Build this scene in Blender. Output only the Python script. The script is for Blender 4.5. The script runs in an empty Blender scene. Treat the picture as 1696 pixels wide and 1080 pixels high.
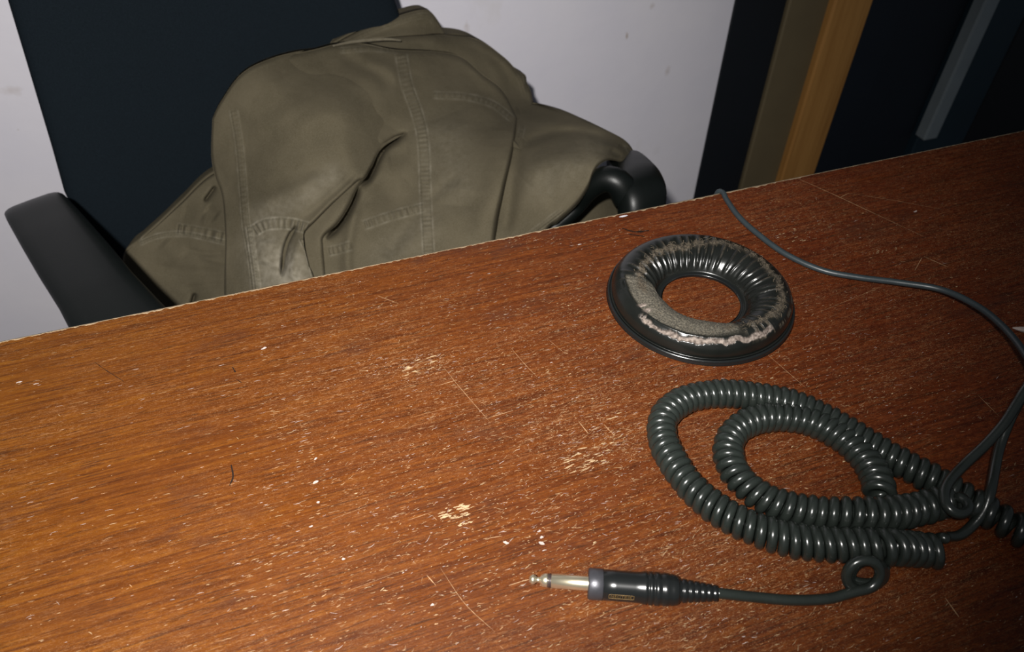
import bpy, math, random
import numpy as np
from mathutils import Vector, Matrix
from math import sin, cos, pi, radians, exp, hypot

# ------------------------------------------------------------------ camera
random.seed(7); rng = np.random.default_rng(7)
SC = bpy.context.scene; COL = SC.collection
f = 1200.0; PT = radians(44.5); AZ = radians(18.6)
CAM = np.array([0, 0, 1.08]); TZ = 0.75
R = np.array([cos(AZ), -sin(AZ), 0.]); F = np.array([sin(AZ), cos(AZ), 0.]); ZU = np.array([0, 0, 1.])
FW = F*cos(PT) - ZU*sin(PT); UP = F*sin(PT) + ZU*cos(PT)
cd = bpy.data.cameras.new('camera'); cam = bpy.data.objects.new('camera', cd); COL.objects.link(cam)
cd.sensor_width = 36; cd.lens = f*36/1696; cd.clip_start = .01
cam.matrix_world = Matrix(((R[0], UP[0], -FW[0], CAM[0]), (R[1], UP[1], -FW[1], CAM[1]), (R[2], UP[2], -FW[2], CAM[2]), (0, 0, 0, 1)))
cd.dof.use_dof = True; cd.dof.focus_distance = .44; cd.dof.aperture_fstop = 13
SC.camera = cam
# world: weak cool room ambience
W = bpy.data.worlds.new('world'); SC.world = W; W.use_nodes = True
bg = W.node_tree.nodes['Background']; bg.inputs[0].default_value = (.80, .88, 1.0, 1); bg.inputs[1].default_value = .085
# the camera's flash: a small lamp above and left of the lens, aimed a little left
fl = bpy.data.lights.new('flash', 'SPOT'); flo = bpy.data.objects.new('flash', fl); COL.objects.link(flo)
fl.energy = 52; fl.color = (1, .97, .93); fl.shadow_soft_size = .012; fl.spot_size = radians(108); fl.spot_blend = 1.0
FP = CAM - .055*R + .045*UP - .11*FW
flo.location = FP
aim = FW + (565-848)/f*R - (420-540)/f*UP
flo.rotation_euler = Vector(aim).to_track_quat('-Z', 'Y').to_euler()
vs = SC.view_settings; vs.view_transform = 'Standard'; vs.look = 'None'; vs.gamma = 1; vs.use_curve_mapping = False; vs.exposure = 0

# ------------------------------------------------------------------ geometry helpers
def ray(x, y):
    x = np.asarray(x, float); y = np.asarray(y, float)
    return FW + ((x-848)/f)[..., None]*R - ((y-540)/f)[..., None]*UP
def onz(x, y, z=TZ):
    v = ray(x, y); return CAM + v*((np.asarray(z)-CAM[2])/v[..., 2])[..., None]
def ony(x, y, Y):
    v = ray(x, y); return CAM + v*(np.asarray(Y)/v[..., 1])[..., None]
MATW = {}
def tag(o, label=None, cat=None, group=None, kind=None):
    for k, v in (('label', label), ('category', cat), ('group', group), ('kind', kind)):
        if v: o[k] = v
    return o
def empty(name, loc, rz=0, label=None, cat=None, group=None):
    o = bpy.data.objects.new(name, None); COL.objects.link(o); o.location = loc; o.rotation_euler = (0, 0, rz)
    o.empty_display_size = .05
    MATW[o.name] = Matrix.Translation(loc) @ Matrix.Rotation(rz, 4, 'Z')
    return tag(o, label, cat, group)
def mesh(name, V, Fc, mat, parent=None, smooth=True, attrs=None, **kw):
    """V are world coordinates; turned into the top parent's frame"""
    V = np.asarray(V, float).reshape(-1, 3)
    top = parent
    while top is not None and top.parent: top = top.parent
    if top is not None and top.name in MATW:
        M = np.array(MATW[top.name].inverted()); V = V @ M[:3, :3].T + M[:3, 3]
    me = bpy.data.meshes.new(name)
    me.from_pydata(V.tolist(), [], Fc if isinstance(Fc, list) else Fc.tolist()); me.update()
    if smooth: me.polygons.foreach_set('use_smooth', [True]*len(me.polygons))
    for k, a in (attrs or {}).items():
        at = me.attributes.new(k, 'FLOAT', 'POINT'); at.data.foreach_set('value', np.asarray(a, float).ravel())
    me.materials.append(mat)
    o = bpy.data.objects.new(name, me); COL.objects.link(o)
    if parent is not None: o.parent = parent
    return tag(o, **kw)
def gridf(n, m, wrapn=False, wrapm=False, off=0):
    i = np.arange(n if wrapn else n-1)[:, None]; j = np.arange(m if wrapm else m-1)[None, :]
    i2 = (i+1) % n; j2 = (j+1) % m
    q = np.stack(np.broadcast_arrays(i*m+j, i2*m+j, i2*m+j2, i*m+j2), -1).reshape(-1, 4)
    return (q+off).tolist()
def box(a, b, bev=0.0):
    """box from corner a to corner b with chamfered edges"""
    a = np.array(a, float); b = np.array(b, float); c = (a+b)/2; h = np.abs(b-a)/2
    e = min(bev, h.min()*.9)
    if e <= 0:
        V = [c+h*np.array(s) for s in [(-1,-1,-1),(1,-1,-1),(1,1,-1),(-1,1,-1),(-1,-1,1),(1,-1,1),(1,1,1),(-1,1,1)]]
        return V, [[0,3,2,1],[4,5,6,7],[0,1,5,4],[1,2,6,5],[2,3,7,6],[3,0,4,7]]
    V = []; idx = {}
    for sx in (-1, 1):
        for sy in (-1, 1):
            for sz in (-1, 1):
                for k in range(3):
                    s = np.array([sx, sy, sz], float); v = s*(h-e); v[k] = s[k]*h[k]
                    idx[(sx, sy, sz, k)] = len(V); V.append(c+v)
    Fc = []
    for k in range(3):
        i, j = [(1, 2), (2, 0), (0, 1)][k]
        for s in (-1, 1):
            q = []
            for (p, r) in ((-1,-1),(1,-1),(1,1),(-1,1)):
                t = [0, 0, 0]; t[k] = s; t[i] = p; t[j] = r; q.append(idx[(*t, k)])
            Fc.append(q if s > 0 else q[::-1])
    for k in range(3):          # edge chamfers along axis k
        i, j = [(1, 2), (2, 0), (0, 1)][k]
        for p in (-1, 1):
            for r in (-1, 1):
                q = []
                for (s, kk) in ((-1, i), (1, i), (1, j), (-1, j)):
                    t = [0, 0, 0]; t[k] = s; t[i] = p; t[j] = r; q.append(idx[(*t, kk)])
                Fc.append(q if p*r < 0 else q[::-1])
    for sx in (-1, 1):
        for sy in (-1, 1):
            for sz in (-1, 1):
                q = [idx[(sx, sy, sz, k)] for k in range(3)]
                Fc.append(q if sx*sy*sz > 0 else q[::-1])
    return V, Fc
def join(parts):
    V = []; Fc = []
    for v, fc in parts:
        o = len(V); V += [tuple(p) for p in v]; Fc += [[i+o for i in q] for q in fc]
    return V, Fc
def catmull(P, n):
    """resample a polyline as a centripetal-ish smooth curve with n points, even in arc length"""
    P = np.asarray(P, float)
    if len(P) == 2:
        t = np.linspace(0, 1, n)[:, None]; return P[0]*(1-t)+P[1]*t
    Q = np.vstack([2*P[0]-P[1], P, 2*P[-1]-P[-2]]); out = []
    for i in range(1, len(Q)-2):
        p0, p1, p2, p3 = Q[i-1:i+3]; t = np.linspace(0, 1, 40, endpoint=(i == len(Q)-3))[:, None]
        out.append(.5*((2*p1)+(p2-p0)*t+(2*p0-5*p1+4*p2-p3)*t*t+(3*p1-p0-3*p2+p3)*t**3))
    C = np.vstack(out); k = min(3, C.shape[1])
    s = np.r_[0, np.cumsum(np.linalg.norm(np.diff(C[:, :k], axis=0), axis=1))]
    tt = np.linspace(0, s[-1], n)
    return np.stack([np.interp(tt, s, C[:, j]) for j in range(C.shape[1])], 1)
def tube(P, r, nseg=10, caps=True, flat=1.0, upv=(0, 0, 1)):
    """tube along P; r scalar or per-point; flat squashes along the frame's second axis"""
    P = np.asarray(P, float); n = len(P); r = np.broadcast_to(np.asarray(r, float), (n,))
    T = np.gradient(P, axis=0); T /= np.linalg.norm(T, axis=1)[:, None]+1e-12
    N = np.zeros_like(P); u = np.array(upv, float)
    if abs(T[0] @ u) > .95: u = np.array([1., 0, 0])
    nn = u - (u @ T[0])*T[0]; nn /= np.linalg.norm(nn); N[0] = nn
    for i in range(1, n):
        nn = N[i-1] - (N[i-1] @ T[i])*T[i]; nn /= np.linalg.norm(nn)+1e-12; N[i] = nn
    B = np.cross(T, N); a = np.linspace(0, 2*pi, nseg, endpoint=False)
    V = P[:, None]+r[:, None, None]*(np.cos(a)[None, :, None]*B[:, None]+flat*np.sin(a)[None, :, None]*N[:, None])
    V = V.reshape(-1, 3); Fc = gridf(n, nseg, False, True)
    if caps:
        Fc.append(list(range(nseg))); Fc.append([(n-1)*nseg+i for i in range(nseg)][::-1])
    return V.tolist(), Fc
def lathe_axis(A, B, prof, nseg=32, upv=ZU):
    """prof: (t along axis in metres from A, radius)"""
    A = np.array(A, float); B = np.array(B, float); T = (B-A)/np.linalg.norm(B-A)
    S = np.cross(T, upv); S /= np.linalg.norm(S); N = np.cross(S, T)
    a = np.linspace(0, 2*pi, nseg, endpoint=False)
    V = [A+T*t+r*(cos(x)*S+sin(x)*N) for t, r in prof for x in a]
    Fc = gridf(len(prof), nseg, False, True)
    Fc.append(list(range(nseg))); Fc.append([(len(prof)-1)*nseg+i for i in range(nseg)][::-1])
    return V, Fc

# ------------------------------------------------------------------ materials
class NT:
    def __init__(s, name):
        s.m = bpy.data.materials.new(name); s.m.use_nodes = True; s.t = s.m.node_tree; s.n = s.t.nodes
        s.b = s.n['Principled BSDF']; s.o = s.n['Material Output']
    def new(s, k, **kw):
        x = s.n.new(k)
        for a, v in kw.items(): setattr(x, a, v)
        return x
    def link(s, a, b): s.t.links.new(a, b)
    def coord(s, scale=(1, 1, 1), rot=(0, 0, 0), loc=(0, 0, 0), kind='Object'):
        tc = s.new('ShaderNodeTexCoord'); mp = s.new('ShaderNodeMapping')
        mp.inputs['Scale'].default_value = scale; mp.inputs['Rotation'].default_value = rot; mp.inputs['Location'].default_value = loc
        s.link(tc.outputs[kind], mp.inputs[0]); return mp.outputs[0]
    def noise(s, vec, scale, detail=3, rough=.5, dist=0, out='Fac'):
        x = s.new('ShaderNodeTexNoise'); s.link(vec, x.inputs['Vector'])
        x.inputs['Scale'].default_value = scale; x.inputs['Detail'].default_value = detail
        x.inputs['Roughness'].default_value = rough; x.inputs['Distortion'].default_value = dist
        return x.outputs[out]
    def ramp(s, fac, stops):
        x = s.new('ShaderNodeValToRGB'); s.link(fac, x.inputs[0]); e = x.color_ramp.elements
        while len(e) < len(stops): e.new(.5)
        for q, (p, c) in zip(e, stops):
            q.position = p; q.color = (*c, 1) if hasattr(c, '__len__') else (c, c, c, 1)
        return x.outputs[0]
    def mix(s, fac, a, b, mode='MIX'):
        x = s.new('ShaderNodeMix', data_type='RGBA', blend_type=mode)
        for v, i in ((fac, 0), (a, 6), (b, 7)):
            if hasattr(v, 'links'): s.link(v, x.inputs[i])
            else: x.inputs[i].default_value = v if i == 0 else (*v, 1)
        return x.outputs[2]
    def math(s, op, a, b=0.0, c=0.0, clamp=False):
        x = s.new('ShaderNodeMath', operation=op, use_clamp=clamp)
        for v, i in ((a, 0), (b, 1), (c, 2)):
            if hasattr(v, 'links'): s.link(v, x.inputs[i])
            else: x.inputs[i].default_value = v
        return x.outputs[0]
    def attr(s, name):
        x = s.new('ShaderNodeAttribute'); x.attribute_name = name; return x.outputs['Fac']
    def bump(s, h, strength=.3, dist=.001, normal=None):
        x = s.new('ShaderNodeBump'); x.inputs['Strength'].default_value = strength; x.inputs['Distance'].default_value = dist
        s.link(h, x.inputs['Height'])
        if normal is not None: s.link(normal, x.inputs['Normal'])
        return x.outputs[0]
    def set(s, **kw):
        mp = dict(color='Base Color', rough='Roughness', metal='Metallic', normal='Normal', spec='Specular IOR Level', sheen='Sheen Weight', coat='Coat Weight', coatr='Coat Roughness')
        for k, v in kw.items():
            i = s.b.inputs[mp[k]]
            if hasattr(v, 'links'): s.link(v, i)
            else: i.default_value = (*v, 1) if hasattr(v, '__len__') else v
        return s.m
def plain(name, c, rough=.5, metal=0, spec=.5, nz=0.0, nscale=60, bump=0, bscale=400, coat=0):
    n = NT(name); col = c
    v = n.coord()
    if nz: col = n.mix(n.noise(v, nscale, 4), tuple(x*(1-nz) for x in c), tuple(min(1, x*(1+nz)) for x in c))
    n.set(color=col, rough=rough, metal=metal, spec=spec, coat=coat)
    if bump: n.set(normal=n.bump(n.noise(v, bscale, 3), bump, .0006))
    return n.m

def mat_table():
    n = NT('mahogany_veneer')
    ro_ = (0, 0, radians(-1.2))
    g = n.coord((16, 330, 9), rot=ro_); g2 = n.coord((45, 1150, 22), rot=ro_, loc=(3, 1, 0))
    big = n.coord((1.6, 5, 1)); xy = n.coord()
    a = n.noise(g, 1, 5, .62, 1.2); b = n.noise(g2, 1, 4, .65, .8); c = n.noise(big, 1.5, 3)
    mo = n.noise(n.coord((260, 620, 1), loc=(4, 4, 0)), 1, 4, .7, 1.0)       # mottle of the worn varnish
    base = n.ramp(a, [(.30, (.050, .0112, .0026)), (.5, (.092, .0230, .0040)), (.72, (.128, .037, .0055))])
    sx = n.new('ShaderNodeSeparateXYZ'); n.link(xy, sx.inputs[0])
    gx = n.new('ShaderNodeMapRange'); n.link(sx.outputs[0], gx.inputs[0])
    gx.inputs[1].default_value = -.30; gx.inputs[2].default_value = .25
    base = n.mix(gx.outputs[0], n.mix(1.0, base, (1.0, 1.22, .75), 'MULTIPLY'), n.mix(1.0, base, (.95, .76, 1.2), 'MULTIPLY'))
    base = n.mix(n.ramp(c, [(.35, 0.), (.7, .35)]), base, n.mix(1.0, base, (.74, .66, .62), 'MULTIPLY'))
    base = n.mix(n.math('MULTIPLY', n.ramp(mo, [(.38, .9), (.53, 0.)]), gx.outputs[0]), base, n.mix(1.0, base, (.55, .45, .5), 'MULTIPLY'))
    base = n.mix(n.ramp(mo, [(.54, 0.), (.68, .5)]), base, n.mix(1.0, base, (1.7, 1.9, 2.2), 'MULTIPLY'))
    pores = n.ramp(b, [(.36, 1.), (.46, 0.)])
    base = n.mix(n.math('MULTIPLY', pores, .75), base, (.024, .008, .003))
    w1 = n.noise(n.coord((130, 1300, 1), rot=ro_, loc=(7, 2, 0)), 1, 3, .6, 1.6)
    w2 = n.noise(n.coord((620, 1050, 1), rot=(0, 0, radians(16)), loc=(1, 9, 0)), 1, 3, .62, 2.2)
    w3 = n.noise(n.coord((260, 420, 1), rot=(0, 0, radians(-20)), loc=(8, 1, 0)), 1, 4, .7, 3.0)
    msk = n.ramp(n.noise(n.coord((5, 12, 1), loc=(2, 4, 0)), 1, 4, .65), [(.38, .15), (.62, 1.)])
    mr = n.math('MULTIPLY', msk, n.math('ADD', .35, n.math('MULTIPLY', gx.outputs[0], .65)))
    f1 = n.math('MULTIPLY', n.ramp(w1, [(.58, 0.), (.66, 1.)]), msk)
    f2 = n.math('MULTIPLY', n.ramp(w2, [(.575, 0.), (.64, 1.)]), mr)
    f3 = n.math('MULTIPLY', n.ramp(w3, [(.61, 0.), (.66, 1.)]), mr)
    base = n.mix(n.math('MULTIPLY', f1, .5), base, (.26, .135, .060))
    base = n.mix(n.math('MULTIPLY', f2, .75), base, (.30, .160, .075))
    base = n.mix(n.math('MULTIPLY', f3, .6), base, (.25, .125, .052))
    smu = n.ramp(n.noise(n.coord((18, 30, 1), loc=(5, 5, 0)), 1, 4, .6), [(.60, 0.), (.74, .5)])
    base = n.mix(smu, base, (.040, .016, .010))
    h = n.math('ADD', n.math('MULTIPLY', b, .6), n.math('MULTIPLY', w2, .6))
    ro = n.ramp(n.noise(n.coord((25, 90, 1)), 1, 4, .6), [(.3, .36), (.7, .56)])
    n.set(color=base, rough=ro, spec=.14, normal=n.bump(h, .6, .0004))
    return n.m
def mat_wall():
    n = NT('wall_paint'); v = n.coord()
    c = n.mix(n.ramp(n.noise(v, 2.5, 5, .6), [(.3, 0.), (.7, 1.)]), (.66, .645, .72), (.74, .715, .76))
    st = n.ramp(n.noise(n.coord((9, 1, 6), loc=(.4, 0, .2)), 1, 4, .6), [(.62, 0.), (.78, .35)])
    c = n.mix(st, c, (.50, .46, .40))
    for (px, py, sx, sz, k) in ((1038, 60, .006, .016, .75), (1105, 118, .012, .02, .3), (773, 42, .010, .022, .32), (30, 215, .003, .003, .6), (1080, 10, .01, .012, .3), (20, 150, .03, .015, .25)):
        p = ony(px, py, 1.12)
        s = n.coord((1/sx, 0, 1/sz), loc=(-p[0]/sx, 0, -p[2]/sz))
        ln = n.new('ShaderNodeVectorMath', operation='LENGTH'); n.link(s, ln.inputs[0])
        wob = n.math('ADD', ln.outputs['Value'], n.math('MULTIPLY', n.noise(v, 90, 3), .9))
        fac = n.math('MULTIPLY', n.ramp(wob, [(.5, 1.), (1.0, 0.)]), k)
        c = n.mix(fac, c, (.30, .21, .12))
    n.set(color=c, rough=.75, spec=.2, normal=n.bump(n.noise(v, 35, 5), .25, .002)); return n.m
def mat_jacket():
    n = NT('olive_canvas'); v = n.coord()
    c = n.mix(n.ramp(n.noise(v, 14, 5, .62), [(.3, 0.), (.7, 1.)]), (.051, .0425, .0250), (.088, .0735, .0465))
    c = n.mix(n.ramp(n.noise(v, 900, 2), [(.3, 0.), (.7, .5)]), c, (.105, .092, .064))
    we = n.attr('wear'); wn = n.math('MULTIPLY', we, n.ramp(n.noise(v, 160, 3), [(.3, .35), (.7, 1.)]), clamp=True)
    c = n.mix(wn, c, (.27, .245, .195))
    c = n.mix(n.attr('seam'), c, (.038, .036, .022))
    h = n.math('ADD', n.noise(v, 1500, 2), n.math('MULTIPLY', n.noise(v, 120, 4), 1.5))
    n.set(color=c, rough=.92, spec=.12, normal=n.bump(h, .4, .0006)); return n.m
def mat_pad():
    n = NT('worn_vinyl'); v = n.coord()
    fo, pa, fi = n.attr('foam'), n.attr('pale'), n.attr('fibre')
    blk = n.mix(n.noise(v, 90, 4), (.0040, .0048, .0042), (.0095, .0105, .0090))
    foam = n.mix(n.ramp(n.noise(v, 1050, 3, .75), [(.36, 0.), (.66, 1.)]), (.018, .016, .011), (.105, .092, .068))
    pale = n.mix(n.ramp(n.noise(v, 420, 3), [(.35, 0.), (.65, 1.)]), (.07, .052, .042), (.27, .222, .19))
    fib = n.mix(n.ramp(n.noise(v, 700, 3), [(.35, 0.), (.65, 1.)]), (.012, .009, .005), (.068, .053, .034))
    c = n.mix(fo, blk, foam); c = n.mix(fi, c, fib); c = n.mix(pa, c, pale)
    mx = n.math('MAXIMUM', n.math('MAXIMUM', fo, pa), fi)
    ro = n.math('ADD', .27, n.math('MULTIPLY', mx, .6))
    h = n.math('MULTIPLY', n.noise(v, 900, 3), n.math('ADD', .08, mx))
    n.set(color=c, rough=ro, spec=.5, normal=n.bump(h, .8, .0007)); return n.m
M = dict(
    table=mat_table(), wall=mat_wall(), jacket=mat_jacket(), pad=mat_pad(),
    bare=plain('bare_wood', (.28, .165, .082), .75, nz=.35, nscale=300),
    bare2=plain('bare_wood_pale', (.33, .235, .130), .8, nz=.3, nscale=250),
    bare3=plain('chip_white', (.33, .275, .25), .8, nz=.25, nscale=250),
    mark=plain('dark_mark', (.012, .007, .005), .85, spec=.1),
    whitechip=plain('white_paint', (.62, .60, .64), .6),
    edge=plain('bare_edge', (.36, .26, .155), .85, nz=.45, nscale=160, bump=.4),
    cable=plain('cable_rubber', (.0145, .0180, .0155), .25, spec=.6, nz=.3, nscale=150, bump=.12, bscale=500),
    cable2=plain('cable_vinyl', (.024, .033, .037), .40, nz=.25, nscale=150, bump=.1),
    strands=plain('frayed_threads', (.085, .066, .044), .85, nz=.4, nscale=400),
    steel=plain('plug_nickel', (.80, .72, .52), .30, metal=.92, nz=.12, nscale=200, bump=.05),
    band=plain('insulator_ring', (.03, .02, .02), .4),
    collar=plain('plug_collar', (.075, .075, .085), .40, metal=.6, nz=.25, nscale=200, bump=.15),
    barrel=plain('plug_barrel', (.008, .009, .009), .22, spec=.6, nz=.2),
    gold=plain('gold_print', (.20, .12, .035), .5),
    chairfab=plain('chair_fabric', (.0058, .0090, .0122), .9, spec=.06, nz=.35, nscale=700, bump=.3, bscale=1800),
    chairpl=plain('chair_plastic', (.0030, .0042, .0038), .40, spec=.32, nz=.2, nscale=40, bump=.15, bscale=900),
    dark=plain('dark_painted', (.0025, .0045, .008), .6, nz=.35, nscale=5),
    navy=plain('navy_painted', (.0045, .0085, .0155), .55, nz=.4, nscale=4),
    teal=plain('teal_painted', (.012, .030, .045), .55, nz=.3, nscale=6),
    olive=plain('jamb_shade_tone', (.120, .092, .048), .7, nz=.2, nscale=12, bump=.1),  # shaded side of the wooden post, its shade painted into the colour
    floor=plain('floor_tile', (.20, .18, .16), .6, nz=.2, nscale=8),
    steel2=plain('grey_strip', (.24, .28, .30), .5, nz=.15, nscale=20),
    metalleg=plain('leg_metal', (.05, .05, .05), .4, metal=.7))
def mat_orange():
    n = NT('orange_pine'); g = n.coord((60, 60, 3))
    c = n.ramp(n.noise(g, 1, 4, .6, .5), [(.3, (.33, .155, .040)), (.7, (.46, .235, .068))])
    n.set(color=c, rough=.55, spec=.3); return n.m
M['orange'] = mat_orange()

# ------------------------------------------------------------------ the setting
def struct(name, a, b, mat, bev=0, label=None):
    return mesh(name, *box(a, b, bev), mat, smooth=False, kind='structure', label=label)
WY = 1.12
struct('floor', (-2.6, -1.6, -.05), (3.2, 2.4, 0), M['floor'])
struct('wall_back', (-2.6, WY, 0), (.793, WY+.12, 2.6), M['wall'], .002)
struct('wall_left', (-2.7, -1.6, 0), (-2.6, 2.4, 2.6), M['wall'])
struct('wall_doorway', (.793, WY+.42, 0), (3.2, WY+.5, 2.6), M['dark'])
struct('wall_header', (.793, WY, 2.1), (3.2, WY+.12, 2.6), M['wall'])
# dark door leaf right of the white wall, wooden jamb, navy panels
struct('door_1', (.796, WY+.005, .0), (.913, WY+.05, 2.1), M['dark'], .003, 'dark navy door leaf right of the white wall')
struct('trim_1', (.906, WY-.005, 0), (.996, WY+.09, 2.1), M['olive'], .003, 'upright board of the door frame, shade painted into its brown')
o_, f_ = join([box((.992, WY-.022, 0), (1.066, WY+.09, 2.1), .004), box((1.062, WY-.010, 0), (1.092, WY+.09, 2.1), .004)])
mesh('trim_2', o_, f_, M['orange'], smooth=False, kind='structure', label='orange pine upright post of the door frame')
def at_wall(px, y0=WY): return ony(px, 100, y0)[0]
d2 = join([box((1.088, WY+.02, 0), (1.205, WY+.07, 2.1), .003), box((1.207, WY+.035, 0), (1.385, WY+.08, 2.1), .003)])
mesh('door_2', *d2, M['navy'], smooth=False, kind='structure', label='navy painted door between orange post and pale strip')
struct('trim_3', (1.385, WY-.002, .205), (1.425, WY+.03, 2.1), M['steel2'], .004, 'pale grey metal strip on the dark door')
struct('trim_4', (1.405, WY+.032, 0), (1.56, WY+.06, 2.1), M['teal'], .003, 'teal panel behind the pale metal strip')
struct('door_3', (1.56, WY+.03, 0), (2.9, WY+.08, 2.1), M['dark'], .003, 'near black door at the far right')

# ------------------------------------------------------------------ the table
EY = .4085
tab = empty('wooden_table', (.1, .05, 0), 0, 'worn reddish-brown wooden desk top covered in pale scratches and chips', 'table')
tx0, tx1, ty0 = -.75, 1.15, -.32
mesh('tabletop', *box((tx0, ty0, TZ-.026), (tx1, EY, TZ), .0008), M['table'], tab, smooth=False)
for x in (tx0+.05, tx1-.11):
    for y in (ty0+.04, EY-.085):
        mesh('leg', *box((x, y, 0), (x+.045, y+.045, TZ-.026), .003), M['table'], tab, smooth=False)
mesh('apron', *join([box((tx0+.09, ty0+.05, TZ-.10), (tx1-.11, ty0+.07, TZ-.026)), ]), M['table'], tab, smooth=False)
# chipped bare rim along the far top edge: ragged ribbon over the arris
xs = np.arange(tx0+.002, tx1-.002, .0011); nX = len(xs)
rag = np.convolve(rng.random(nX+8), np.ones(3)/3, 'same')[:nX]
big_ = np.interp(xs, np.linspace(tx0, tx1, 120), rng.random(120))
wd = .0007+.0016*np.clip(rag*1.8-.6, 0, 1)+.0016*np.clip(big_-.72, 0, 1)*rag*2
wd = np.where(xs > .40, wd*.5, wd)
V = []
for x, w in zip(xs, wd):
    V += [(x, EY-w, TZ+.00012), (x, EY+.00012, TZ+.00006), (x, EY+.0002, TZ-.024)]
mesh('bare_edge', V, gridf(nX, 3), M['edge'], tab, label='pale chipped bare wood edge')

# scratches and chips: slivers of bare wood laid over the finish
def sliver(x, y, L, w, ang, z, n=5, bend=0):
    c, s = cos(ang), sin(ang); top = []; bot = []
    for i in range(n+1):
        t = i/n; u = (t-.5)*L; ww = w*.5*(.25+.75*sin(pi*min(1, max(0, t*.9+.05))))*random.uniform(.5, 1.15)
        v = bend*(t-.5)**2*L + random.uniform(-.2, .2)*w
        top.append((x+u*c-(v+ww)*s, y+u*s+(v+ww)*c, z)); bot.append((x+u*c-(v-ww)*s, y+u*s+(v-ww)*c, z))
    return top+bot, [[i, n+1+i, n+2+i, i+1] for i in range(n)]
ZC = TZ+.00008
def speck_mesh(name, items, mat, label=None, kind=None):
    V = []; Fc = []
    for it in items:
        v, q = sliver(*it[:5], ZC+random.uniform(0, .00003), it[5] if len(it) > 5 else 3, it[6] if len(it) > 6 else 0)
        o = len(V); V += v; Fc += [[a+o for a in b] for b in q]
    return mesh(name, V, Fc, mat, tab, smooth=False, label=label, kind=kind)
def world_of_px(px, py): p = onz(px, py); return p[0], p[1]
# clusters of wear: (px, py, spread px x, y, weight)
clus = [(700, 605, 60, 14, 1.3), (640, 500, 90, 25, 1), (920, 500, 100, 45, 2.2), (1000, 560, 80, 60, 2), (1000, 735, 80, 40, 2.6), (960, 640, 130, 50, 2), (780, 640, 100, 60, 1.3),
        (830, 720, 150, 60, 1.4), (980, 850, 120, 40, 1.8), (1050, 950, 150, 60, 1.7), (780, 880, 90, 40, 1.1), (600, 820, 100, 60, .8), (1200, 1000, 100, 50, 1.2),
        (1180, 860, 50, 50, 1), (1320, 700, 60, 60, 1), (1350, 600, 100, 60, 1.6), (1450, 650, 100, 40, 1.3), (1420, 500, 120, 40, .8), (1300, 370, 60, 25, 1), (1430, 400, 80, 30, .7),
        (520, 600, 90, 50, .8), (500, 720, 80, 60, .6), (1350, 960, 60, 40, .7), (1250, 770, 60, 40, 1), (880, 400, 60, 8, .6), (1030, 380, 80, 10, .5), (720, 1000, 150, 50, .8), (430, 960, 150, 60, .5)]
wts = np.array([c[4] for c in clus]); wts = wts/wts.sum()
small = []; tan_ = []; whi = []
for k in range(13000):
    if random.random() < .62:
        c = clus[rng.choice(len(clus), p=wts)]; px = random.gauss(c[0], c[2]); py = random.gauss(c[1], c[3])
    else:
        px = random.uniform(-60, 1760); py = random.uniform(225, 1120)
        if px < 420 and random.random() < .55: continue
    x, y = world_of_px(px, py)
    if not (tx0+.01 < x < tx1-.01 and ty0+.01 < y < EY-.004): continue
    r = random.random(); an = random.gauss(0.03, .25)
    if px < 520: L = abs(random.gauss(.0014, .0013))+.0004; w = random.uniform(.00012, .0003); an = random.gauss(0, .06)
    elif r < .72: L = abs(random.gauss(.0006, .0006))+.00025; w = random.uniform(.00014, .00034)
    elif r < .985: L = random.uniform(.0014, .0042); w = random.uniform(.00010, .00026)
    else: L = random.uniform(.001, .0025); w = random.uniform(.0004, .0008)
    if r > .3 and random.random() < .10: an = random.uniform(-1.2, 1.2); L *= .8
    it = (x, y, L, w, an, 2 if L < .0015 else 4, random.uniform(-.5, .5))
    (small if random.random() < .55 else tan_ if random.random() < .65 else whi).append(it)
speck_mesh('worn_specks', small, M['bare'], kind='stuff', label='tan specks worn through the varnish')
speck_mesh('fine_chips', tan_, M['bare2'], kind='stuff')
speck_mesh('pale_flecks', whi, M['bare3'], kind='stuff')
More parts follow.
